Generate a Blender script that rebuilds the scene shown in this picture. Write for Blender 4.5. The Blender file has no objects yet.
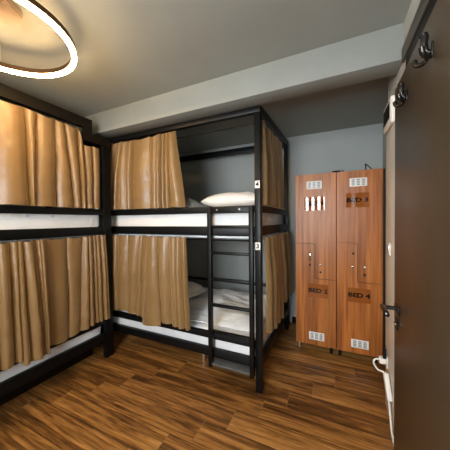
import bpy, bmesh, math, random
from mathutils import Vector, Matrix, noise
random.seed(7)
C = bpy.context.scene.collection
PI = math.pi

# ------------------------------------------------------------------ materials
def newmat(name):
    m = bpy.data.materials.new(name); m.use_nodes = True
    nt = m.node_tree; b = nt.nodes['Principled BSDF']
    return m, nt, b
def N(nt, t, **kw):
    n = nt.nodes.new(t)
    for k, v in kw.items(): setattr(n, k, v)
    return n
def pos(nt, scale=(1, 1, 1)):
    g = N(nt, 'ShaderNodeNewGeometry'); mp = N(nt, 'ShaderNodeMapping')
    mp.inputs['Scale'].default_value = scale
    nt.links.new(g.outputs['Position'], mp.inputs['Vector'])
    return mp.outputs['Vector']
def noise_n(nt, vec, scale, detail=4, rough=.55):
    n = N(nt, 'ShaderNodeTexNoise'); n.inputs['Scale'].default_value = scale
    n.inputs['Detail'].default_value = detail; n.inputs['Roughness'].default_value = rough
    nt.links.new(vec, n.inputs['Vector']); return n.outputs['Fac']
def ramp(nt, fac, stops):
    r = N(nt, 'ShaderNodeValToRGB'); e = r.color_ramp.elements
    while len(e) < len(stops): e.new(.5)
    for i, (p, c) in enumerate(stops): e[i].position = p; e[i].color = (*c, 1)
    nt.links.new(fac, r.inputs['Fac']); return r.outputs['Color']
def bump(nt, b, h, strength, dist=.01):
    bp = N(nt, 'ShaderNodeBump'); bp.inputs['Strength'].default_value = strength
    bp.inputs['Distance'].default_value = dist
    nt.links.new(h, bp.inputs['Height']); nt.links.new(bp.outputs['Normal'], b.inputs['Normal'])
def simple(name, col, rough=.5, metal=0, var=.12, scale=6, bmp=0, bscale=60, spec=.5):
    m, nt, b = newmat(name)
    v = pos(nt)
    c0 = tuple(max(0, c*(1-var)) for c in col); c1 = tuple(min(1, c*(1+var)) for c in col)
    nt.links.new(ramp(nt, noise_n(nt, v, scale), [(.3, c0), (.7, c1)]), b.inputs['Base Color'])
    b.inputs['Roughness'].default_value = rough; b.inputs['Metallic'].default_value = metal
    b.inputs['Specular IOR Level'].default_value = spec
    if bmp: bump(nt, b, noise_n(nt, v, bscale, 6), bmp)
    return m
def emit(name, col, s):
    m, nt, b = newmat(name)
    b.inputs['Base Color'].default_value = (*col, 1)
    b.inputs['Emission Color'].default_value = (*col, 1); b.inputs['Emission Strength'].default_value = s
    return m

M = {}
M['wall'] = simple('wall_paint', (.36, .385, .37), .7, var=.05, scale=2.5, bmp=.08, bscale=90)
M['ceiling'] = simple('ceiling_paint', (.29, .30, .272), .75, var=.06, scale=2, bmp=.08, bscale=80)
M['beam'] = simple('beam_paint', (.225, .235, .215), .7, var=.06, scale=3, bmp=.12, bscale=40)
M['sidewall'] = simple('side_wall_paint', (.46, .465, .43), .7, var=.06, scale=3, bmp=.1, bscale=60)
M['offwhite'] = simple('offwhite_trim_paint', (.88, .88, .84), .55, var=.07, scale=4)
M['greytrim'] = simple('grey_brown_trim', (.085, .082, .066), .5, var=.06)
M['black'] = simple('black_powder_coated_steel', (.003, .0034, .0036), .42, 0, var=.2, scale=30, bmp=.03, bscale=400, spec=.22)
M['blackbrown'] = simple('brown_black_steel', (.008, .006, .004), .5, var=.2, scale=20, spec=.14)
M['stepgrey'] = simple('worn_grey_tread', (.08, .085, .085), .4, var=.3, scale=25)
M['darkmetal'] = simple('gunmetal', (.035, .032, .03), .25, .8, var=.2)
M['chrome'] = simple('polished_chrome', (.55, .5, .45), .12, 1, var=.05)
M['canopy'] = simple('brushed_bronze_canopy', (.30, .24, .20), .3, .85, var=.15)
M['steel'] = simple('brushed_steel', (.6, .6, .58), .3, 1, var=.08)
M['whiteplastic'] = simple('white_plastic', (.78, .76, .7), .4, var=.03)
M['blackplastic'] = simple('black_plastic', (.008, .008, .009), .7, var=.1, spec=.12)
M['grilledark'] = simple('grey_slot', (.25, .26, .28), .6, var=.1)
M['ink'] = simple('black_ink', (.006, .005, .007), .02, var=.1, spec=.30)
M['board'] = simple('pale_bed_board', (.62, .66, .68), .5, var=.05)
M['lampmetal'] = simple('lamp_bronze', (.10, .06, .035), .35, .9, var=.1)
M['led'] = emit('warm_led_diffuser', (1.0, .66, .31), 80)

def linen(name, col, wr=.5):
    m, nt, b = newmat(name)
    v = pos(nt)
    c0 = tuple(c*.90 for c in col)
    nt.links.new(ramp(nt, noise_n(nt, v, 5), [(.3, c0), (.7, col)]), b.inputs['Base Color'])
    b.inputs['Roughness'].default_value = .8
    b.inputs['Sheen Weight'].default_value = .2
    bump(nt, b, noise_n(nt, pos(nt, (6, 9, 9)), 1.6, 5, .6), wr, .02)
    return m
M['sheet'] = linen('white_bed_sheet', (.80, .80, .78))
M['mattress'] = linen('white_mattress_ticking', (.78, .79, .80), .35)
M['piping'] = simple('mattress_piping', (.55, .58, .62), .6, var=.05)
M['grey_linen'] = linen('grey_blanket_cloth', (.42, .42, .39))
M['pillowcase'] = linen('pillowcase', (.84, .81, .78), .25)

def satin(name, col, rough):
    m, nt, b = newmat(name)
    v = pos(nt)
    c0 = tuple(c*.93 for c in col); c1 = tuple(c*1.06 for c in col)
    nt.links.new(ramp(nt, noise_n(nt, v, 3.5), [(.3, c0), (.7, c1)]), b.inputs['Base Color'])
    b.inputs['Roughness'].default_value = rough
    b.inputs['Specular IOR Level'].default_value = .45
    b.inputs['Sheen Weight'].default_value = .25
    b.inputs['Sheen Tint'].default_value = (1, .8, .5, 1)
    a = noise_n(nt, pos(nt, (7, 7, 13)), 1.0, 3, .5)
    bump(nt, b, a, .30, .02)
    return m
M['curtain'] = satin('golden_brown_satin', (.212, .124, .047), .36)
M['curtaindark'] = satin('bronze_brown_satin', (.23, .145, .066), .42)
M['hem'] = satin('curtain_hem_thread', (.62, .48, .30), .7)

def wood_locker():
    m, nt, b = newmat('teak_laminate')
    v = pos(nt, (42, 42, 1.3))
    f1 = noise_n(nt, v, 1.0, 6, .62)
    v2 = pos(nt, (9, 9, .5)); f2 = noise_n(nt, v2, 1.0, 3)
    c1 = ramp(nt, f1, [(.28, (.20, .056, .010)), (.5, (.41, .133, .025)), (.72, (.57, .215, .052))])
    c2 = ramp(nt, f2, [(.35, (.72, .72, .72)), (.65, (1.08, 1.05, 1.0))])
    mx = N(nt, 'ShaderNodeMix', data_type='RGBA', blend_type='MULTIPLY'); mx.inputs['Factor'].default_value = 1
    nt.links.new(c1, mx.inputs[6]); nt.links.new(c2, mx.inputs[7])
    nt.links.new(mx.outputs[2], b.inputs['Base Color'])
    b.inputs['Roughness'].default_value = .38; b.inputs['Specular IOR Level'].default_value = .32
    bump(nt, b, f1, .12, .004)
    return m
M['teak'] = wood_locker()
M['plate'] = simple('clear_acrylic_plate', (.27, .082, .017), .02, var=.1, spec=.30)
M['carcass'] = simple('dark_locker_carcass', (.02, .014, .01), .6)
M['doorwood'] = None
def door_mat():
    m, nt, b = newmat('dark_bronze_door_laminate')
    v = pos(nt, (30, 30, 1.2)); f = noise_n(nt, v, 1, 5)
    nt.links.new(ramp(nt, f, [(.3, (.056, .039, .022)), (.7, (.068, .048, .028))]), b.inputs['Base Color'])
    b.inputs['Roughness'].default_value = .36; b.inputs['Specular IOR Level'].default_value = .5
    bump(nt, b, noise_n(nt, pos(nt), 220, 4), .04, .002)
    return m
M['doorwood'] = door_mat()

def floor_mat():
    m, nt, b = newmat('rustic_walnut_planks')
    L = nt.links
    g = N(nt, 'ShaderNodeNewGeometry'); sx = N(nt, 'ShaderNodeSeparateXYZ'); L.new(g.outputs['Position'], sx.inputs[0])
    def mth(op, a, bb=None):
        n = N(nt, 'ShaderNodeMath', operation=op)
        for i, q in enumerate((a, bb)):
            if q is None: continue
            if isinstance(q, (int, float)): n.inputs[i].default_value = q
            else: L.new(q, n.inputs[i])
        return n.outputs[0]
    W_, LEN = .18, 1.0
    ry = mth('DIVIDE', mth('SUBTRACT', sx.outputs['Y'], 1.05), W_)
    row = mth('FLOOR', ry); fy = mth('SUBTRACT', ry, row)
    xx = mth('DIVIDE', mth('ADD', mth('SUBTRACT', sx.outputs['X'], mth('MULTIPLY', row, .165)), 1.99), LEN)
    ix = mth('FLOOR', xx); fx = mth('SUBTRACT', xx, ix)
    cid = N(nt, 'ShaderNodeCombineXYZ'); L.new(row, cid.inputs[0]); L.new(ix, cid.inputs[1])
    wn = N(nt, 'ShaderNodeTexWhiteNoise', noise_dimensions='3D'); L.new(cid.outputs[0], wn.inputs['Vector'])
    # grain, shifted per plank
    off = N(nt, 'ShaderNodeVectorMath', operation='SCALE'); off.inputs[3].default_value = 17.0; L.new(wn.outputs['Color'], off.inputs[0])
    add = N(nt, 'ShaderNodeVectorMath', operation='ADD'); L.new(g.outputs['Position'], add.inputs[0]); L.new(off.outputs[0], add.inputs[1])
    mp = N(nt, 'ShaderNodeMapping'); mp.inputs['Scale'].default_value = (.62, 10, 1); L.new(add.outputs[0], mp.inputs['Vector'])
    n1 = N(nt, 'ShaderNodeTexNoise'); n1.inputs['Scale'].default_value = 1.7; n1.inputs['Detail'].default_value = 7
    n1.inputs['Roughness'].default_value = .66; n1.inputs['Distortion'].default_value = .7; L.new(mp.outputs[0], n1.inputs['Vector'])
    mp2 = N(nt, 'ShaderNodeMapping'); mp2.inputs['Scale'].default_value = (5, 90, 1); L.new(add.outputs[0], mp2.inputs['Vector'])
    n2 = N(nt, 'ShaderNodeTexNoise'); n2.inputs['Scale'].default_value = 1.2; n2.inputs['Detail'].default_value = 4; L.new(mp2.outputs[0], n2.inputs['Vector'])
    f = mth('ADD', mth('MULTIPLY', n1.outputs['Fac'], .74), mth('MULTIPLY', n2.outputs['Fac'], .26))
    f = mth('ADD', f, mth('MULTIPLY', mth('SUBTRACT', wn.outputs['Value'], .5), .10))
    col = ramp(nt, f, [(.33, (.036, .014, .004)), (.43, (.125, .052, .013)), (.53, (.31, .138, .034)), (.66, (.53, .27, .082))])
    # seams
    seam_y = mth('LESS_THAN', mth('MINIMUM', fy, mth('SUBTRACT', 1, fy)), .010)
    seam_x = mth('LESS_THAN', mth('MINIMUM', fx, mth('SUBTRACT', 1, fx)), .0018)
    mx = N(nt, 'ShaderNodeMix', data_type='RGBA'); L.new(seam_y, mx.inputs['Factor']); L.new(col, mx.inputs[6]); mx.inputs[7].default_value = (.018, .008, .004, 1)
    mx2 = N(nt, 'ShaderNodeMix', data_type='RGBA'); L.new(seam_x, mx2.inputs['Factor']); L.new(mx.outputs[2], mx2.inputs[6]); mx2.inputs[7].default_value = (.24, .13, .055, 1)
    L.new(mx2.outputs[2], b.inputs['Base Color'])
    b.inputs['Roughness'].default_value = .36; b.inputs['Specular IOR Level'].default_value = .5
    bump(nt, b, f, .25, .006)
    return m
M['floor'] = floor_mat()

# ------------------------------------------------------------------ mesh helpers (world coordinates)
def box(lo, hi, bev=.004, seg=2):
    bm = bmesh.new()
    bmesh.ops.create_cube(bm, size=1)
    lo, hi = Vector(lo), Vector(hi)
    for v in bm.verts:
        v.co = Vector([(lo[i]+hi[i])/2 + v.co[i]*(hi[i]-lo[i]) for i in range(3)])
    if bev:
        bev = min(bev, min(hi[i]-lo[i] for i in range(3))*.45)
        bmesh.ops.bevel(bm, geom=bm.edges[:], offset=bev, segments=seg, profile=.5, affect='EDGES')
    return bm
def join(*bms):
    out = bmesh.new()
    for b in bms:
        me = bpy.data.meshes.new('tmp'); b.to_mesh(me); out.from_mesh(me); bpy.data.meshes.remove(me); b.free()
    return out
def tube(pts, rad, seg=10):
    """swept round tube through pts; rad a number or one per point"""
    bm = bmesh.new(); pts = [Vector(p) for p in pts]; n = len(pts)
    rs = rad if isinstance(rad, (list, tuple)) else [rad]*n
    rings = []; up = None
    for i, p in enumerate(pts):
        d = (pts[min(i+1, n-1)] - pts[max(i-1, 0)]).normalized()
        if up is None:
            up = d.orthogonal().normalized()
        up = (up - d*up.dot(d)).normalized(); s = d.cross(up)
        rings.append([bm.verts.new(p + (up*math.cos(2*PI*k/seg) + s*math.sin(2*PI*k/seg))*rs[i]) for k in range(seg)])
    for a, b in zip(rings, rings[1:]):
        for k in range(seg):
            bm.faces.new((a[k], a[(k+1) % seg], b[(k+1) % seg], b[k]))
    bm.faces.new(rings[0][::-1]); bm.faces.new(rings[-1])
    return bm
def spline(pts, n=8):
    P = [Vector(p) for p in pts]; P = [P[0]*2-P[1]] + P + [P[-1]*2-P[-2]]; out = []
    for i in range(1, len(P)-2):
        for k in range(n):
            t = k/n; a, b, c, d = P[i-1], P[i], P[i+1], P[i+2]
            out.append(.5*((2*b) + (c-a)*t + (2*a-5*b+4*c-d)*t*t + (3*b-a-3*c+d)*t**3))
    out.append(P[-2]); return out
def disc(c, r, h, axis='z', seg=32, bev=.003):
    bm = bmesh.new()
    bmesh.ops.create_cone(bm, cap_ends=True, segments=seg, radius1=r, radius2=r, depth=h)
    if bev:
        ed = [e for e in bm.edges if len(e.link_faces) == 2 and any(len(f.verts) > 4 for f in e.link_faces)]
        bmesh.ops.bevel(bm, geom=ed, offset=bev, segments=2, affect='EDGES')
    R = Matrix() if axis == 'z' else (Matrix.Rotation(PI/2, 4, 'Y') if axis == 'x' else Matrix.Rotation(PI/2, 4, 'X'))
    bm.transform(Matrix.Translation(c) @ R); return bm
def prism(poly, y0, y1, bev=.0025):
    """polygon in x-z extruded between y0 and y1 (front edge softened)"""
    bm = bmesh.new()
    a = [bm.verts.new((x, y0, z)) for x, z in poly]; b = [bm.verts.new((x, y1, z)) for x, z in poly]
    n = len(poly); f0 = bm.faces.new(a); bm.faces.new(b[::-1])
    for i in range(n): bm.faces.new((a[i], b[i], b[(i+1) % n], a[(i+1) % n]))
    bmesh.ops.recalc_face_normals(bm, faces=bm.faces[:])
    if bev: bmesh.ops.bevel(bm, geom=list(f0.edges), offset=bev, segments=2, affect='EDGES')
    return bm
def rounded(poly, corners, r=.03, n=5):
    """round the listed corner indices of a polygon"""
    out = []
    L = len(poly)
    for i, p in enumerate(poly):
        if i not in corners: out.append(p); continue
        p = Vector(p); a = (Vector(poly[i-1])-p).normalized(); b = (Vector(poly[(i+1) % L])-p).normalized()
        s, e = p+a*r, p+b*r
        for k in range(n+1):
            t = k/n; q = s*(1-t)**2 + p*2*t*(1-t) + e*t*t; out.append((q.x, q.y))
    return out
def text(s, size, mtx, bold=.0, xs=1.0, depth=.0008):
    cu = bpy.data.curves.new('t', 'FONT'); cu.body = s; cu.size = size; cu.align_x = 'CENTER'; cu.align_y = 'CENTER'
    cu.extrude = depth; cu.offset = bold; cu.resolution_u = 3
    o = bpy.data.objects.new('t', cu); C.objects.link(o)
    bpy.context.view_layer.update()
    me = bpy.data.meshes.new_from_object(o.evaluated_get(bpy.context.evaluated_depsgraph_get()))
    bm = bmesh.new(); bm.from_mesh(me)
    bpy.data.objects.remove(o); bpy.data.curves.remove(cu); bpy.data.meshes.remove(me)
    bm.transform(mtx @ Matrix.Diagonal((xs, 1, 1, 1))); return bm

WL = {}                                   # world location of each object's origin
def obj(name, bm, mat, parent=None, smooth=True, origin=None):
    """bm in world coordinates, or a list of (bm, material) -> ONE mesh object"""
    pairs = bm if isinstance(bm, list) else [(bm, mat)]
    me = bpy.data.meshes.new(name); out = bmesh.new()
    for i, (b, mm) in enumerate(pairs):
        for f in b.faces: f.material_index = i
        t = bpy.data.meshes.new('tmp'); b.to_mesh(t); out.from_mesh(t); bpy.data.meshes.remove(t); b.free()
        me.materials.append(mm)
    if parent is not None: org = WL[parent.name]
    elif origin is not None: org = Vector(origin)
    else:
        xs = [v.co for v in out.verts]
        lo = [min(v[i] for v in xs) for i in range(3)]; hi = [max(v[i] for v in xs) for i in range(3)]
        org = Vector(((lo[0]+hi[0])/2, (lo[1]+hi[1])/2, lo[2]))
    out.transform(Matrix.Translation(-org))
    bmesh.ops.recalc_face_normals(out, faces=out.faces[:])
    out.to_mesh(me); out.free()
    if smooth:
        for p in me.polygons: p.use_smooth = True
        me.set_sharp_from_angle(angle=math.radians(42))
    o = bpy.data.objects.new(name, me); C.objects.link(o)
    if parent is not None: o.parent = parent
    else: o.location = org
    WL[o.name] = org
    return o
def tag(o, label, cat, group=None):
    o['label'] = label; o['category'] = cat
    if group: o['group'] = group
    return o
def thing(name, loc, label, cat, group=None):
    o = bpy.data.objects.new(name, None); C.objects.link(o); o.location = loc; o.empty_display_size = .1
    WL[o.name] = Vector(loc)
    return tag(o, label, cat, group)
def struct(name, bm, mat, parent=None, smooth=True):
    o = obj(name, bm, mat, parent, smooth)
    if parent is None: o['kind'] = 'structure'
    return o

# ------------------------------------------------------------------ the room
ZC = 2.52; XL, XR, XA, YN, YD = -3.30, .36, .51, -1.30, 3.293
struct('floor', box((XL-.1, YN-.1, -.1), (XA+.15, YD+.1, 0), 0), M['floor'])
struct('ceiling', box((XL-.1, YN-.1, ZC), (XA+.15, YD+.1, ZC+.1), 0), M['ceiling'])
struct('wall_left', box((XL-.1, YN-.1, 0), (XL, YD+.1, ZC), 0), M['wall'])
struct('wall_back', box((XL, YD, 0), (XA+.15, YD+.1, ZC), 0), M['wall'])
rb = bmesh.new()                            # right wall steps back behind the pier
pl = [(XR, YN-.1), (XA+.15, YN-.1), (XA+.15, YD), (XA, YD), (XA, 2.12), (XR, 2.12)]
lo_ = [rb.verts.new((x, y, 0)) for x, y in pl]; hi_ = [rb.verts.new((x, y, ZC)) for x, y in pl]
rb.faces.new(lo_); rb.faces.new(hi_[::-1])
for i in range(6): rb.faces.new((lo_[i], hi_[i], hi_[(i+1) % 6], lo_[(i+1) % 6]))
struct('wall_right', rb, M['sidewall'], smooth=False)
# near wall (behind the camera) with a barred window
WX0, WX1, WZ0, WZ1 = -1.15, .12, .95, 2.28
nw = join(box((XL, YN-.1, 0), (WX0, YN, ZC), 0), box((WX1, YN-.1, 0), (XR, YN, ZC), 0),
          box((WX0, YN-.1, 0), (WX1, YN, WZ0), 0), box((WX0, YN-.1, WZ1), (WX1, YN, ZC), 0))
struct('wall_near', nw, M['wall'], smooth=False)
win = struct('window_1', join(box((WX0, YN-.08, WZ0), (WX0+.05, YN-.02, WZ1)), box((WX1-.05, YN-.08, WZ0), (WX1, YN-.02, WZ1)),
          box((WX0, YN-.08, WZ0), (WX1, YN-.02, WZ0+.05)), box((WX0, YN-.08, WZ1-.05), (WX1, YN-.02, WZ1))), M['offwhite'])
for i in range(8):
    x = WX0 + .05 + (WX1-WX0-.1)*(i+.5)/8
    obj('window_bar', box((x-.038, YN-.06, WZ0+.05), (x+.038, YN-.035, WZ1-.05)), M['black'], win)
# beam under the ceiling
struct('beam', box((XL, 1.672, 2.313), (XR+.0, 1.835, ZC), .004), M['beam'])
struct('baseboard_back', box((-.53, YD-.014, 0), (XA, YD, .085), .003), M['blackbrown'])
struct('trim_1', box((XR-.014, -.9, 2.286), (XR, 1.665, 2.368), .003), M['greytrim'])       # grey header band above the door
struct('gap_shadow_strip', box((XR-.008, -.9, 2.06), (XR, 1.60, 2.2855), .002), M['blackbrown'])       # dark strip standing in for the shadow gap above the door
struct('trim_2', box((XR-.012, 1.45, 0), (XR, 2.116, 2.02), .003), M['offwhite'])         # pale boarded end of the pier

# ------------------------------------------------------------------ ring lamp
lc = Vector((-1.585, .62, 2.372)); LR = .348
lamp = thing('ring_pendant_lamp', (-1.557, .623, ZC), 'glowing warm ring pendant lamp hanging from the grey ceiling above the left bunk bed', 'lamp')
def torus_band(c, r, prof, seg=96):
    bm = bmesh.new(); rings = []
    for i in range(seg):
        a = 2*PI*i/seg
        rings.append([bm.verts.new(c + Vector(((r+dr)*math.cos(a), (r+dr)*math.sin(a), dz))) for dr, dz in prof])
    n = len(prof)
    for i in range(seg):
        A, B = rings[i], rings[(i+1) % seg]
        for k in range(n): bm.faces.new((A[k], A[(k+1) % n], B[(k+1) % n], B[k]))
    return bm
obj('ring_housing', torus_band(lc, LR, [(-.013, .004), (.013, .004), (.013, .032), (-.013, .032)]), M['lampmetal'], lamp)
obj('light_diffuser', torus_band(lc, LR, [(-.011, .003), (-.0125, -.007), (-.007, -.014), (.007, -.014), (.0125, -.007), (.011, .003)]), M['led'], lamp)
obj('ceiling_canopy', disc((-1.557, .623, ZC-.02), .10, .04, bev=.008), M['canopy'], lamp)
for k in (154, 262, 330):
    a = math.radians(k)
    obj('suspension_wire', tube([lc+Vector((LR*math.cos(a), LR*math.sin(a), ZC-lc.z-.0005)), lc+Vector((LR*math.cos(a), LR*math.sin(a), .030))], .0016, 6), M['steel'], lamp)

# ------------------------------------------------------------------ bunk beds
G1, G0, R1, R0 = 1.523, 1.467, 1.351, 1.273         # upper guard rail, upper side rail
H1, H0, S1, S0 = .409, .355, .268, .195            # lower guard rail, lower side rail
def rail(name, lo, hi, p, m=None): return obj(name, box(lo, hi, .004), m or M['black'], p)

# bed along the left wall (runs towards the camera)
XF = -2.12; A0, A1 = -.33, 1.745; XBK = -3.20
bedA = thing('bunk_bed', (-2.66, .7, 0), 'black steel bunk bed along the left wall under the ring lamp', 'bunk bed', 'black bunk beds')
for x0, x1, y0, y1, zt in ((XF-.05, XF, 1.655, A1, 2.17), (XF-.05, XF, A0, A0+.05, 2.29), (XBK, XBK+.05, A1-.05, A1, 2.17), (XBK, XBK+.05, A0, A0+.05, 2.29)):
    obj('post', box((x0, y0, 0), (x1, y1, zt), .005), M['black'], bedA)
# top rail with a step down under the beam: y-z outline extruded in x
tp = [(A0, 2.29), (1.475, 2.29), (1.475, 2.17), (A1, 2.17), (A1, 2.25), (1.545, 2.25), (1.545, 2.378), (A0, 2.378)]
tb = bmesh.new()
a_ = [tb.verts.new((XF, y, z)) for y, z in tp]; b_ = [tb.verts.new((XF-.05, y, z)) for y, z in tp]
tb.faces.new(a_); tb.faces.new(b_[::-1])
for i in range(8): tb.faces.new((a_[i], b_[i], b_[(i+1) % 8], a_[(i+1) % 8]))
obj('top_rail', tb, M['blackbrown'], bedA, smooth=False)
for z0, z1, nm in ((G0, G1, 'guard_rail'), (R0, R1, 'side_rail'), (H0, H1, 'guard_rail'), (S0, S1, 'side_rail')):
    if z0 == S0: z0 = .178
    rail(nm, (XF-.04, A0+.05, z0), (XF-.003, 1.655, z1), bedA)
    rail('end_rail', (XBK+.05, A1-.045, z0), (XF-.05, A1-.01, z1), bedA)
    rail('end_rail', (XBK+.05, A0+.01, z0), (XF-.05, A0+.045, z1), bedA)
    rail('side_rail', (XBK+.005, A0+.05, z0), (XBK+.035, A1-.05, z1), bedA)
for zt in (2.13, 1.235):
    obj('curtain_rod', tube([(XF-.075, A0+.05, zt), (XF-.075, 1.65, zt)], .006, 8), M['darkmetal'], bedA)
for z in (1.262, .200):
    obj('mattress_board', box((XBK+.036, A0+.05, z), (XF-.041, A1-.05, z+.018), .002), M['board'], bedA)

obj('under_bed_shade_board', box((XF-.215, A0+.06, .0), (XF-.20, A1-.10, .199), .002), M['blackbrown'], bedA)  # black board added to make the shade under the bed

# bed along the back wall
BX0, BX1, BF, BB = -2.65, -.535, 1.824, 3.10
bedB = thing('bunk_bed', (-1.6, 2.46, 0), 'black steel bunk bed under the beam with plates 4 and 3 on its post', 'bunk bed', 'black bunk beds')
for x0, x1, y0, y1, zt in ((BX1-.05, BX1, BF, BF+.06, 2.262), (BX0, BX0+.05, BF, BF+.06, 2.262), (BX1-.05, BX1, BB-.06, BB, 2.40), (BX0, BX0+.05, BB-.06, BB, 2.40)):
    obj('post', box((x0, y0, 0), (x1, y1, zt), .005), M['black'], bedB)
rail('top_rail', (BX0, BF, 2.262), (BX1, BF+.05, 2.308), bedB)
rail('top_rail', (BX0+.05, BB-.05, 2.325), (BX1-.05, BB-.01, 2.40), bedB)
te = bmesh.new()                        # end top rail rises a little towards the back wall
pe = [(BF+.05, 2.262), (BB, 2.335), (BB, 2.405), (BF+.05, 2.325)]
for xx in (BX1-.05, BX1): pass
a_ = [te.verts.new((BX1, y, z)) for y, z in pe]; b_ = [te.verts.new((BX1-.045, y, z)) for y, z in pe]
te.faces.new(a_); te.faces.new(b_[::-1])
for i in range(4): te.faces.new((a_[i], b_[i], b_[(i+1) % 4], a_[(i+1) % 4]))
obj('top_rail', te, M['black'], bedB, smooth=False)
for z0, z1, nm in ((G0, G1, 'guard_rail'), (R0, R1, 'side_rail'), (H0, H1, 'guard_rail'), (S0, S1, 'side_rail')):
    rail(nm, (BX0+.05, BF+.004, z0), (BX1-.05, BF+.04, z1), bedB)
    if z0 != H0: rail('end_rail', (BX1-.042, BF+.06, z0), (BX1-.005, BB-.06, z1), bedB)
    rail('end_rail', (BX0+.005, BF+.06, z0), (BX0+.042, BB-.06, z1), bedB)
    if nm == 'side_rail': rail('side_rail', (BX0+.05, BB-.045, z0), (BX1-.05, BB-.01, z1), bedB)
rail('guard_rail', (BX0+.05, BB-.04, .515), (BX1-.05, BB-.01, .548), bedB)
rail('guard_rail', (BX0+.05, BB-.04, G0+.03), (BX1-.05, BB-.01, G1), bedB)
for z in (1.247, .200):
    obj('mattress_board', box((BX0+.045, BF+.043, z), (BX1-.045, BB-.05, z+.018), .002), M['board'], bedB)
obj('support_leg', disc((-1.19, 2.03, .1), .018, .2, bev=.002), M['steel'], bedB)
for zt in (2.205, 1.225):
    obj('curtain_rod', tube([(BX0+.05, BF+.085, zt), (BX1-.05, BF+.085, zt)], .006, 8), M['darkmetal'], bedB)
    obj('curtain_rod', tube([(BX1-.075, BF+.06, zt), (BX1-.075, BB-.06, zt)], .006, 8), M['darkmetal'], bedB)
# number plates on the front post
for s, z in (('4', 1.687), ('3', 1.193)):
    xc = BX1-.024
    pl_ = obj('number_plate', box((xc-.020, BF-.003, z-.030), (xc+.020, BF-.0003, z+.030), .001), M['whiteplastic'], bedB)
    obj('numeral', text(s, .052, Matrix.Translation((xc, BF-.0034, z)) @ Matrix.Rotation(PI/2, 4, 'X'), .0012, 1.0), M['ink'], pl_)

# ladder hung on the front of the back bunk
lad = thing('bunk_ladder', (-.80, 1.80, .10), 'narrow black steel ladder on the front of the bunk beside the numbered post', 'ladder')
LY0, LY1 = 1.780, 1.8215
for x0, x1 in ((-1.000, -.965), (-.622, -.588)):
    obj('stile', box((x0, LY0, .13), (x1, LY1, 1.518), .004), M['black'], lad)
for z in (1.340, 1.115, .888, .662, .430):
    obj('rung', box((-.966, LY0+.004, z), (-.621, LY1-.004, z+.021), .003), M['black'], lad)
obj('bottom_step', box((-.966, LY0+.002, .150), (-.621, 1.905, .168), .003), M['stepgrey'], lad)
tbk = obj('hook_bar', box((-.966, LY0+.008, 1.462), (-.621, LY1-.003, 1.512), .003), M['black'], lad)
for x in (-.905, -.700):
    obj('screw', disc((x, LY0+.007, 1.492), .008, .006, 'y', 16, .001), M['steel'], tbk)

# ------------------------------------------------------------------ mattresses and bedding
def mattress(label, lo, hi, front, seed, group='bunk mattresses'):
    """soft rounded mattress with wrinkled faces; front = axis char of the visible long side"""
    bm = bmesh.new(); bmesh.ops.create_cube(bm, size=1)
    bmesh.ops.subdivide_edges(bm, edges=bm.edges[:], cuts=40, use_grid_fill=True)
    L = Vector([hi[i]-lo[i] for i in range(3)]); c = Vector([(hi[i]+lo[i])/2 for i in range(3)])
    r = .035
    for v in bm.verts:
        p = Vector([v.co[i]*L[i] for i in range(3)])
        q = Vector([max(-(L[i]/2-r), min(L[i]/2-r, p[i])) for i in range(3)])
        d = p-q
        if d.length > 1e-6 and sum(abs(k) > 1e-6 for k in d) > 1: p = q + d.normalized()*r
        w = p + c
        nv = noise.noise(Vector((w.x*5+seed, w.y*5, w.z*9)))*.008 + noise.noise(Vector((w.x*15+seed, w.y*15, w.z*22)))*.003
        if v.co.z > .3: w.z += nv - .006
        elif v.co.z > -.45:
            k = (v.co.normalized().x, v.co.normalized().y)
            w.x -= abs(nv)*k[0]; w.y -= abs(nv)*k[1]
        v.co = w
    o = tag(obj('mattress', bm, M['mattress']), label, 'mattress', group)
    o_loc = o.location
    zs = (lo[2]+.03, hi[2]-.022) if hi[2]-lo[2] > .18 else (lo[2]+.02, lo[2]+.075, hi[2]-.02)
    for z in zs:
        if front == 'x': pts = [(hi[0]+.001, lo[1]+.05, z), (hi[0]+.001, hi[1]-.05, z)]
        else: pts = [(lo[0]+.05, lo[1]-.001, z), (hi[0]-.05, lo[1]-.001, z)]
        n = 24; P = [Vector(pts[0]).lerp(Vector(pts[1]), i/n) + Vector((0, 0, .004*noise.noise(Vector((i*.7, seed, z*9))))) for i in range(n+1)]
        obj('piping', tube(P, .0045, 6), M['piping'], o)
    return o
mA1 = mattress('white mattress in the upper bunk along the left wall', (-3.15, -.27, 1.281), (-2.166, 1.648, 1.525), 'x', 1)
mA2 = mattress('white piped mattress in the lower bunk along the left wall', (-3.15, -.27, .219), (-2.166, 1.648, .425), 'x', 2)
mB1 = mattress('white mattress in the upper bunk under the beam, behind the ladder top', (-2.58, 1.873, 1.271), (-.592, 3.045, 1.525), 'y', 3)
mB2 = mattress('white mattress in the lower bunk behind the ladder, by the plate numbered 3', (-2.58, 1.872, .219), (-.592, 3.045, .420), 'y', 4)
for y in (1.02, 1.20):                     # breathing eyelets and label on the side of the upper left mattress
    obj('air_eyelet', disc((-2.1645, y, 1.452), .013, .004, 'x', 20, .001), M['piping'], mA1)
obj('maker_label', box((-2.167, .90, 1.438), (-2.1625, .975, 1.466), .001), M['whiteplastic'], mA1)

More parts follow.
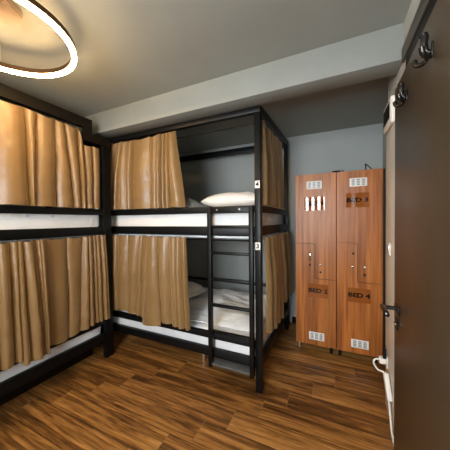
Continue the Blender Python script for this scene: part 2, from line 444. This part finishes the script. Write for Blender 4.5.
def pillow(name, label, c, l, w, h, rot, mat, seed, cat='pillow', z0=0, group=None, tilt=0):
    bm = bmesh.new(); n = 36
    grid = {}
    for side in (1, -1):
        for i in range(n+1):
            for j in range(n+1):
                u, v = i/n*2-1, j/n*2-1
                e = (1-abs(u)**2.6)*(1-abs(v)**2.6); e = max(0, e)**.5
                pin = 1 - .06*(1-abs(u))*(abs(v) > .2) * abs(v) 
                wr = noise.noise(Vector((u*2.2+seed, v*2.2, side)))*.10 + noise.noise(Vector((u*6+seed, v*6, side)))*.035
                z = side*h/2*e*(1+wr*1.4)
                if side < 0: z *= .55
                edge = i in (0, n) or j in (0, n)
                if edge and side < 0: grid[(side, i, j)] = grid[(1, i, j)]; continue
                grid[(side, i, j)] = bm.verts.new((u*l/2*(1-.05*v*v), v*w/2*(1-.06*u*u), z))
        for i in range(n):
            for j in range(n):
                f = [grid[(side, i, j)], grid[(side, i+1, j)], grid[(side, i+1, j+1)], grid[(side, i, j+1)]]
                bm.faces.new(f if side > 0 else f[::-1])
    bm.transform(Matrix.Translation(c) @ Matrix.Rotation(math.radians(rot), 4, 'Z') @ Matrix.Rotation(math.radians(tilt), 4, 'X'))
    lo = min(v.co.z for v in bm.verts); bm.transform(Matrix.Translation((0, 0, z0-lo)))
    return tag(obj(name, bm, mat), label, cat, group)
pillow('pillow', 'plump white pillow in the upper bunk beside the post plate numbered 4', (-.93, 2.28, 1.6), .64, .46, .20, 4, M['pillowcase'], 1.3, z0=1.532)

def cloth_heap(name, label, cat, x0, x1, y0, y1, z0, h, mat, seed, edge=.12):
    """rumpled closed cloth: a bumpy top over a flat underside"""
    bm = bmesh.new(); nx, ny = 60, 44; T = {}
    for i in range(nx+1):
        for j in range(ny+1):
            u, v = i/nx, j/ny
            x = x0+(x1-x0)*u; y = y0+(y1-y0)*v
            e = min(1, min(u, 1-u)*(x1-x0)/edge, min(v, 1-v)*(y1-y0)/edge); e = max(0, e)**.5
            f = .70 + .5*noise.noise(Vector((x*3+seed, y*3, 0))) - .65*abs(noise.noise(Vector((x*3.2+y*4+seed, y*6-x*1.5, 2)))) + .10*noise.noise(Vector((x*19, y*19+seed, 4)))
            jx = .02*noise.noise(Vector((v*7, seed, 1)))*(1 if u in (0, 1) else 0); jy = .02*noise.noise(Vector((u*7, seed, 5)))*(1 if v in (0, 1) else 0)
            T[i, j, 1] = bm.verts.new((x+jx, y+jy, z0+.004+h*max(.06, e*max(.1, f))))
            T[i, j, 0] = bm.verts.new((x+jx, y+jy, z0))
    for i in range(nx):
        for j in range(ny):
            for s in (0, 1):
                q = [T[i, j, s], T[i+1, j, s], T[i+1, j+1, s], T[i, j+1, s]]
                bm.faces.new(q if s else q[::-1])
    for i in range(nx):
        for j in (0, ny): bm.faces.new((T[i, j, 0], T[i+1, j, 0], T[i+1, j, 1], T[i, j, 1]))
    for j in range(ny):
        for i in (0, nx): bm.faces.new((T[i, j, 0], T[i, j+1, 0], T[i, j+1, 1], T[i, j, 1]))
    return tag(obj(name, bm, mat), label, cat)
cloth_heap('blanket', 'grey crumpled blanket in the upper bunk left of the white pillow', 'blanket', -1.95, -1.30, 2.02, 2.75, 1.532, .13, M['grey_linen'], 3)
cloth_heap('duvet', 'rumpled white duvet spread in the lower bunk behind the ladder', 'duvet', -1.46, -.62, 1.94, 2.98, .426, .085, M['sheet'], 8, .2)
pillow('pillow', 'greyish white pillow in the lower bunk beside the curtain edge', (-1.82, 2.45, .5), .62, .50, .24, 70, M['pillowcase'], 5.1, z0=.427)

# ------------------------------------------------------------------ curtains
def curtain(label, axis, plane, out, vt, vb, ztop, zbot, mat, seed, hmax=.034, group='golden brown bunk curtains', droop=.012, ratio=.92):
    """hanging cloth. axis: 'x' or 'y' it runs along; plane: the other coordinate of the creases; out: +1/-1 side the folds bulge to;
    vt / vb: run positions of the creases between folds, at head and at hem (first and last are the side edges)"""
    bm = bmesh.new(); nt_ = 46; V = {}; n = len(vt)-1
    cols = []                                   # (fold, q): columns of the grid, closer at the creases
    for k in range(n):
        w = abs(vt[k+1]-vt[k]); m = max(10, min(44, int(w/.006)))
        for i in range(m): cols.append((k, .5-.5*math.cos(PI*i/m)))
    cols.append((n-1, 1.0)); ns = len(cols)-1
    hs = []
    for k in range(n):
        rnd = .8+.4*(.5+.5*math.sin(seed*7.3+k*2.1))
        hs.append(min(hmax*1.3, ratio*max(abs(vt[k+1]-vt[k]), abs(vb[k+1]-vb[k])))*rnd)
    dep = [.006*math.sin(seed*3.1+k*1.7)+.006 for k in range(n+1)]; dep[0] = dep[-1] = .012
    for i, (k, q) in enumerate(cols):
        skew = 1 + .45*math.sin(seed*5.7+k*2.9)
        for j in range(nt_+1):
            t = j/nt_
            a = vt[k]+(vb[k]-vt[k])*t; b = vt[k+1]+(vb[k+1]-vt[k+1])*t
            run = a+(b-a)*q
            qq = q**skew
            sh = 1-abs(2*qq-1)**2.3
            zt = ztop(run) if callable(ztop) else ztop
            zt -= droop*4*q*(1-q)*min(1, abs(vt[k+1]-vt[k])/.10)
            zb = (zbot(run) if callable(zbot) else zbot) + .004*noise.noise(Vector((run*14, seed, 0)))
            z = zt+(zb-zt)*t
            grow = .62+.38*min(1, t*2.2)
            off = hs[k]*sh*grow + dep[k]*(1-q)+dep[k+1]*q
            off += .010*noise.noise(Vector((run*5, z*2.2, seed)))*min(1, t*4+.2)
            off += .005*noise.noise(Vector((run*5+z*7, z*9-run*3, seed)))*min(1, t*3)
            off += .010*max(0, t-.72)*noise.noise(Vector((run*9, z*16, seed+4)))*3
            off = max(off, -.004)
            if t > .955: off += .0015
            lat = .006*noise.noise(Vector((run*5, z*2.5, seed+9)))*t*(1 if 0 < i < ns else 0)
            co = (plane+out*off, run+lat, z) if axis == 'y' else (run+lat, plane+out*off, z)
            V[i, j] = bm.verts.new(co)
    for i in range(ns):
        for j in range(nt_): bm.faces.new((V[i, j], V[i+1, j], V[i+1, j+1], V[i, j+1]))
    bmesh.ops.recalc_face_normals(bm, faces=bm.faces[:])
    bmesh.ops.solidify(bm, geom=bm.faces[:], thickness=.0022)
    return tag(obj('curtain', bm, mat), label, 'curtain', group)
def folds(a, b, n, seed):
    rr = random.Random(seed); w = [rr.uniform(.6, 1.5) for _ in range(n)]; t = sum(w); out = [a]; p = a
    for q in w[:-1]: p += (b-a)*q/t; out.append(p)
    return out
GC = M['curtain']
# upper left bunk: two panels
hid = folds(-.26, .80, 9, 1)
curtain('broad golden curtain panel of the upper left bunk nearest the ring lamp', 'y', XF-.045, 1,
        hid+[.80, 1.006, 1.085, 1.222], hid+[.80, 1.020, 1.038, 1.218], 2.280, 1.530, GC, 1.0, .050, droop=.026)
c = curtain('golden upper left bunk curtain panel with a stepped top edge at the corner post', 'y', XF-.045, 1,
        [1.228, 1.305, 1.42, 1.47, 1.56, 1.640], [1.226, 1.365, 1.43, 1.47, 1.55, 1.636],
        lambda r: 2.272 if r < 1.425 else (2.272-(r-1.425)*3.8 if r < 1.46 else 2.140), 1.530, GC, 2.25, .040, droop=.022)
obj('sewn_tag', box((XF-.030, 1.585, 1.5245), (XF-.027, 1.612, 1.545), 0), M['whiteplastic'], c)
# lower left bunk
hid = folds(-.26, .78, 11, 2)
curtain('deeply folded golden curtain of the lower left bunk reaching over the mattress edge', 'y', XF+.070, 1,
        hid+[.78, .85, .895, .92, .985, 1.012, 1.036, 1.062], hid+[.78, .86, .90, .95, 1.035, 1.052, 1.066, 1.082], 1.268,
        lambda r: .378 if r > .90 else .415, GC, 3.1, .036)
curtain('golden curtain of the lower left bunk gathered tight by the corner post', 'y', XF+.010, 1,
        [1.066, 1.105, 1.28, 1.42, 1.463, 1.513, 1.545, 1.587, 1.62, 1.652], [1.068, 1.12, 1.275, 1.375, 1.46, 1.515, 1.555, 1.60, 1.645, 1.688], 1.268,
        lambda r: .410+.018*math.sin(r*9), GC, 4.4, .027)
# upper back bunk
curtain('golden curtain of the upper back bunk, gathered beside its open pillow end', 'x', BF+.038, -1,
        [-2.205, -2.137, -2.057, -1.998, -1.90, -1.695, -1.571, -1.534, -1.494, -1.443, -1.365], [-2.225, -2.195, -2.13, -2.01, -1.905, -1.698, -1.571, -1.524, -1.482, -1.425, -1.262],
        2.258, 1.530, GC, 5.3, .042, droop=.028)
# lower back bunk: two panels
curtain('golden curtain of the lower back bunk with a raised hem in the corner', 'x', BF-.008, -1,
        [-2.235, -2.17, -2.10, -1.968, -1.80, -1.73, -1.63], [-2.225, -2.17, -2.10, -1.97, -1.84, -1.78, -1.71], 1.262,
        lambda r: .447+.018*math.sin((r+2.2)*7), GC, 6.2, .034)
curtain('golden curtain of the lower back bunk hanging lowest over the rail near the ladder', 'x', BF-.052, -1,
        [-1.645, -1.543, -1.515, -1.40, -1.31, -1.255, -1.205], [-1.735, -1.505, -1.485, -1.375, -1.275, -1.215, -1.165], 1.262,
        lambda r: .392+.06*(r+1.73) if r < -1.49 else .452-.06*(r+1.47), GC, 7.7, .036)
# end of the back bunk, facing the lockers
DC = M['curtaindark']
curtain('brown curtain on the end of the upper back bunk, facing the lockers', 'y', BX1-.045, 1,
        [1.905, 2.0, 2.09, 2.27, 2.36, 2.5, 2.6, 2.72], [1.905, 2.0, 2.11, 2.29, 2.38, 2.52, 2.62, 2.74], lambda r: 2.245+.05*(r-1.9), 1.532, DC, 8.1, .036)
curtain('brighter golden curtain on the end of the lower back bunk drooping low by the post', 'y', BX1+.006, 1,
        [1.90, 2.0, 2.10, 2.26, 2.40], [1.91, 2.02, 2.14, 2.36, 2.56], 1.262, lambda r: .455-.12*(r-1.95), GC, 9.4, .036)
curtain('shaded brown curtain on the end of the lower back bunk near the back wall', 'y', BX1+.006, 1,
        [2.42, 2.52, 2.66, 2.78, 2.9, 3.02], [2.58, 2.66, 2.76, 2.85, 2.94, 3.03], 1.262, .50, DC, 10.4, .036)

# ------------------------------------------------------------------ lockers
LF = 2.631; LZ0, LZ1 = .08, 1.876
def locker(x0, x1, xs, za, zb, label, up_txt, lo_txt, plates, vents, knobs):
    r = thing('locker', ((x0+x1)/2, LF+.27, 0), label, 'locker', 'wooden lockers')
    g = .0022
    obj('carcass', [(box((x0+.001, LF+.021, LZ0), (x1-.001+(.022 if x1 > .3 else 0), LF+.52, LZ1), .002), M['carcass'])], None, r)  # right locker: dark carcass widened to stand in for the shaded gap
    up = rounded([(x0+g, LZ1), (x0+g, za+g), (xs+g, za+g), (xs+g, zb+g), (x1-g, zb+g), (x1-g, LZ1)], (2, 3), .03)
    lo = rounded([(x0+g, LZ0), (x0+g, za-g), (xs-g, za-g), (xs-g, zb-g), (x1-g, zb-g), (x1-g, LZ0)], (2, 3), .03)
    d1 = obj('upper_door', prism(up, LF, LF+.019), M['teak'], r)
    d2 = obj('lower_door', prism(lo, LF, LF+.019), M['teak'], r)
    RX = Matrix.Rotation(PI/2, 4, 'X')
    for d, (cx, cz), t, (vx, vz) in ((d1, plates[0], up_txt, vents[0]), (d2, plates[1], lo_txt, vents[1])):
        p = obj('name_plate', [(box((cx-.099, LF-.003, cz-.070), (cx+.099, LF-.0003, cz+.070), 0), M['plate']),
                           (text(t, .058, Matrix.Translation((cx, LF-.0035, cz)) @ RX, .0024, 1.25), M['ink'])], None, d)
        parts = [(box((vx-.075, LF-.004, vz-.041), (vx+.075, LF-.0003, vz+.041), .0015), M['whiteplastic'])]
        sl = []
        for k in (-1, 0, 1):
            for q in range(4):
                zz = vz-.024+q*.016
                sl.append(box((vx+k*.044-.014, LF-.0055, zz-.0055), (vx+k*.044+.014, LF-.0035, zz+.0055), 0))
        parts.append((join(*sl), M['grilledark']))
        obj('vent', parts, None, d)
    for kind, d, x, z in knobs:
        d = d1 if d == 1 else d2
        if kind == 'knob':
            obj('knob', join(disc((x, LF-.004, z), .013, .008, 'y', 20, .002), disc((x, LF-.013, z), .009, .012, 'y', 20, .003)), M['chrome'], d)
        elif kind == 'lock':
            obj('lock', join(disc((x, LF-.005, z), .011, .010, 'y', 20, .002), box((x-.003, LF-.022, z-.012), (x+.003, LF-.009, z+.010), .001)), M['darkmetal'], d)
        elif kind == 'pull':
            obj('pull_handle', [(box((x-.011, LF-.005, z-.042), (x+.011, LF-.0003, z+.042), .002), M['blackplastic']), (box((x-.006, LF-.014, z-.034), (x+.006, LF-.006, z+.034), .003), M['chrome'])], None, d)
    for fx in (x0+.03, x1-.05):
        for fy in (LF+.06, LF+.47):
            obj('foot', disc((fx, fy, LZ0/2), .014, LZ0, bev=.002), M['steel'] if fx < x0+.1 and fy < LF+.1 and x0 < -.1 else M['blackplastic'], r)  # all but the front left foot coloured black to imitate the shade
    return r
LKX = .015
locker(-.383, LKX, -.188, 1.152, .783, 'left wooden locker beside the bunk, lower door lettered BED 2', 'BED 1', 'BED 2',
       ((-.192, 1.568), (-.160, .657)), ((-.194, 1.762), (-.174, .178)),
       (('pull', 2, -.236, 1.014), ('lock', 2, -.237, .929), ('knob', 1, -.134, .931), ('lock', 1, -.134, .858)))
locker(LKX+.002, .412, .203, 1.168, .783, 'right wooden locker beside the door edge, doors lettered BED 3 and BED 4', 'BED 3', 'BED 4',
       ((.200, 1.588), (.214, .656)), ((.208, 1.762), (.222, .178)),
       (('lock', 2, .163, 1.066), ('knob', 2, .163, .932), ('knob', 1, .265, .930), ('lock', 1, .261, .862)))
# things on top of the lockers
tag(obj('wire_hook', tube(spline([(.285, 2.76, 1.8795), (.284, 2.76, 1.93), (.281, 2.755, 1.955), (.315, 2.76, 1.925), (.352, 2.77, 1.8835), (.395, 2.78, 1.8815)]), .0050, 8), M['blackplastic']),
    'bent black wire hook standing on top of the right locker', 'hook')
tag(obj('padlock', join(box((-.022, 2.662, LZ1+.0008), (.050, 2.69, LZ1+.022), .005), tube(spline([(.045, 2.676, LZ1+.012), (.075, 2.676, LZ1+.018), (.085, 2.676, LZ1+.006)]), .004, 8)), M['blackplastic']),
    'small black lock lying on the locker tops at the middle seam', 'lock')

# ------------------------------------------------------------------ open door at the right with its fittings
DX, DY0, DY1 = .27, .56, 1.42
door = obj('door_1', box((DX, DY0, .012), (DX+.042, DY1, 2.035), .003), M['doorwood'])
door['kind'] = 'structure'
HZ, HY = .972, 1.365
obj('door_handle', join(box((DX-.008, HY-.060, HZ-.019), (DX-.0005, HY+.024, HZ+.019), .004),
        tube([(DX-.006, HY, HZ), (DX-.045, HY, HZ)], .0095, 14),
        box((DX-.068, HY-.115, HZ-.010), (DX-.048, HY+.012, HZ+.011), .006)), M['darkmetal'], door)
obj('keyhole_plate', [(box((DX-.006, HY-.022, .870), (DX-.0005, HY+.024, .922), .003), M['darkmetal']), (disc((DX-.008, HY, .897), .011, .006, 'x', 18, .001), M['chrome'])], None, door)
obj('latch_plate', box((DX+.009, DY1-.001, .90), (DX+.033, DY1+.002, 1.06), .0005), M['steel'], door)

def coat_hook(y, z, label):
    x = DX-.0008
    r = thing('coat_hook', (x, y, z-0.0425), label, 'coat hook', 'coat hooks on the door')
    obj('back_plate', box((x-0.0051, y-0.0110, z-0.0340), (x, y+0.0110, z+0.0102), .003), M['darkmetal'], r)
    obj('prong', tube(spline([(x-0.0034, y, z-0.0204), (x-0.0153, y, z-0.0119), (x-0.0204, y, z+0.0102), (x-0.0187, y, z+0.0289), (x-0.0221, y, z+0.0391)]), [.006 + .0045*min(1, i/20) for i in range(33)], 12), M['darkmetal'], r)
    for s in (-1, 1):
        obj('prong', tube(spline([(x-0.0034, y+s*0.0034, z-0.0238), (x-0.0170, y+s*0.0170, z-0.0391), (x-0.0306, y+s*0.0306, z-0.0340), (x-0.0357, y+s*0.0357, z-0.0170)]), [.005 + .0028*min(1, i/14) for i in range(25)], 12), M['darkmetal'], r)
coat_hook(.925, 1.925, 'dark metal three-pronged coat hook on the door, the larger one nearer the top corner')
coat_hook(1.20, 1.918, 'dark metal coat hook on the door, the smaller one close to its latch edge')

# ------------------------------------------------------------------ small things on the pier wall behind the door edge
PX = XR-.012
t = thing('wall_panel', (XR, 2.0, 2.03), 'small white wall unit with a black front panel above the door edge', 'control panel')
obj('casing', box((XR-.030, 1.86, 2.030), (XR-.0005, 2.112, 2.205), .012, 4), M['whiteplastic'], t)
obj('front_panel', box((XR-.0315, 1.89, 2.070), (XR-.0295, 2.095, 2.178), .002), M['blackplastic'], t)
t = thing('light_switch', (PX, 1.965, 1.15), 'small white switch on the pale pier beside the door edge', 'switch')
obj('switch_plate', box((PX-.009, 1.935, 1.150), (PX-.0005, 2.015, 1.235), .003), M['whiteplastic'], t)
obj('rocker', box((PX-.013, 1.955, 1.170), (PX-.0085, 1.995, 1.215), .002), M['steel'], t)
t = thing('wall_socket', (PX, 2.06, .34), 'low white wall socket on the pale pier with a plug in it', 'socket')
obj('socket_plate', box((PX-.008, 2.02, .315), (PX-.0005, 2.105, .40), .003), M['whiteplastic'], t)
tag(obj('plug_adapter', box((PX-.030, 2.022, .384), (PX-.0085, 2.045, .455), .004), M['blackplastic']), 'small black adapter on the pale pier just above the white plug', 'adapter')
t = thing('power_strip', (PX-.03, 2.02, 0), 'white power strip with its plug and cord hanging beside the door edge', 'power strip')
obj('plug', box((PX-.050, 2.035, .335), (PX-.0085, 2.085, .378), .009, 3), M['whiteplastic'], t)
obj('cord', tube(spline([(PX-.048, 2.06, .357), (.274, 2.056, .354), (.262, 2.035, .335), (.280, 1.99, .318), (.308, 1.962, .322), (.326, 1.952, .318)]), .0065, 10), M['whiteplastic'], t)
sb = box((-.015, -.027, -.082), (.015, .027, .082), .007, 3)
sb.transform(Matrix.Translation((.328, 1.916, .252)) @ Matrix.Rotation(math.radians(-27), 4, 'X') @ Matrix.Rotation(math.radians(-4), 4, 'Y'))
obj('strip_body', sb, M['whiteplastic'], t)
obj('cord', tube(spline([(.330, 1.882, .182), (.332, 1.85, .10), (.332, 1.80, .03), (.332, 1.70, .009), (.332, 1.5, .009)]), .006, 8), M['whiteplastic'], t)

# ------------------------------------------------------------------ light, camera
w = bpy.data.worlds.new('World'); bpy.context.scene.world = w; w.use_nodes = True
bg = w.node_tree.nodes['Background']; bg.inputs['Color'].default_value = (.93, .97, 1.0, 1); bg.inputs['Strength'].default_value = 48
pl = bpy.data.lights.new('window_portal', 'AREA'); pl.shape = 'RECTANGLE'; pl.size = WX1-WX0; pl.size_y = WZ1-WZ0
pl.cycles.is_portal = True
po = bpy.data.objects.new('window_portal', pl); C.objects.link(po)
po.location = ((WX0+WX1)/2, YN-.12, (WZ0+WZ1)/2); po.rotation_euler = (PI/2, 0, 0)

f, yaw, pit, rol = 236.19, math.radians(24.91), math.radians(-1.045), math.radians(.551)
a = Vector((-math.sin(yaw)*math.cos(pit), math.cos(yaw)*math.cos(pit), math.sin(pit)))
r = Vector((math.cos(yaw), math.sin(yaw), 0)); u = r.cross(a)
c, s = math.cos(rol), math.sin(rol)
cx = r*c - u*s; cy = r*s + u*c
cam = bpy.data.cameras.new('camera'); cam.sensor_width = 36; cam.lens = f/450*36; cam.clip_start = .02
co = bpy.data.objects.new('camera', cam); C.objects.link(co)
mw = Matrix.Identity(4)
for i in range(3): mw[i][0], mw[i][1], mw[i][2] = cx[i], cy[i], -a[i]
mw[2][3] = 1.4
co.matrix_world = mw
S = bpy.context.scene; S.camera = co
S.view_settings.view_transform = 'Standard'; S.view_settings.look = 'None'
S.view_settings.exposure = 0.32; S.view_settings.gamma = 1; S.view_settings.use_curve_mapping = False
S.cycles.use_denoising = True
S.cycles.max_bounces = 10; S.cycles.diffuse_bounces = 6
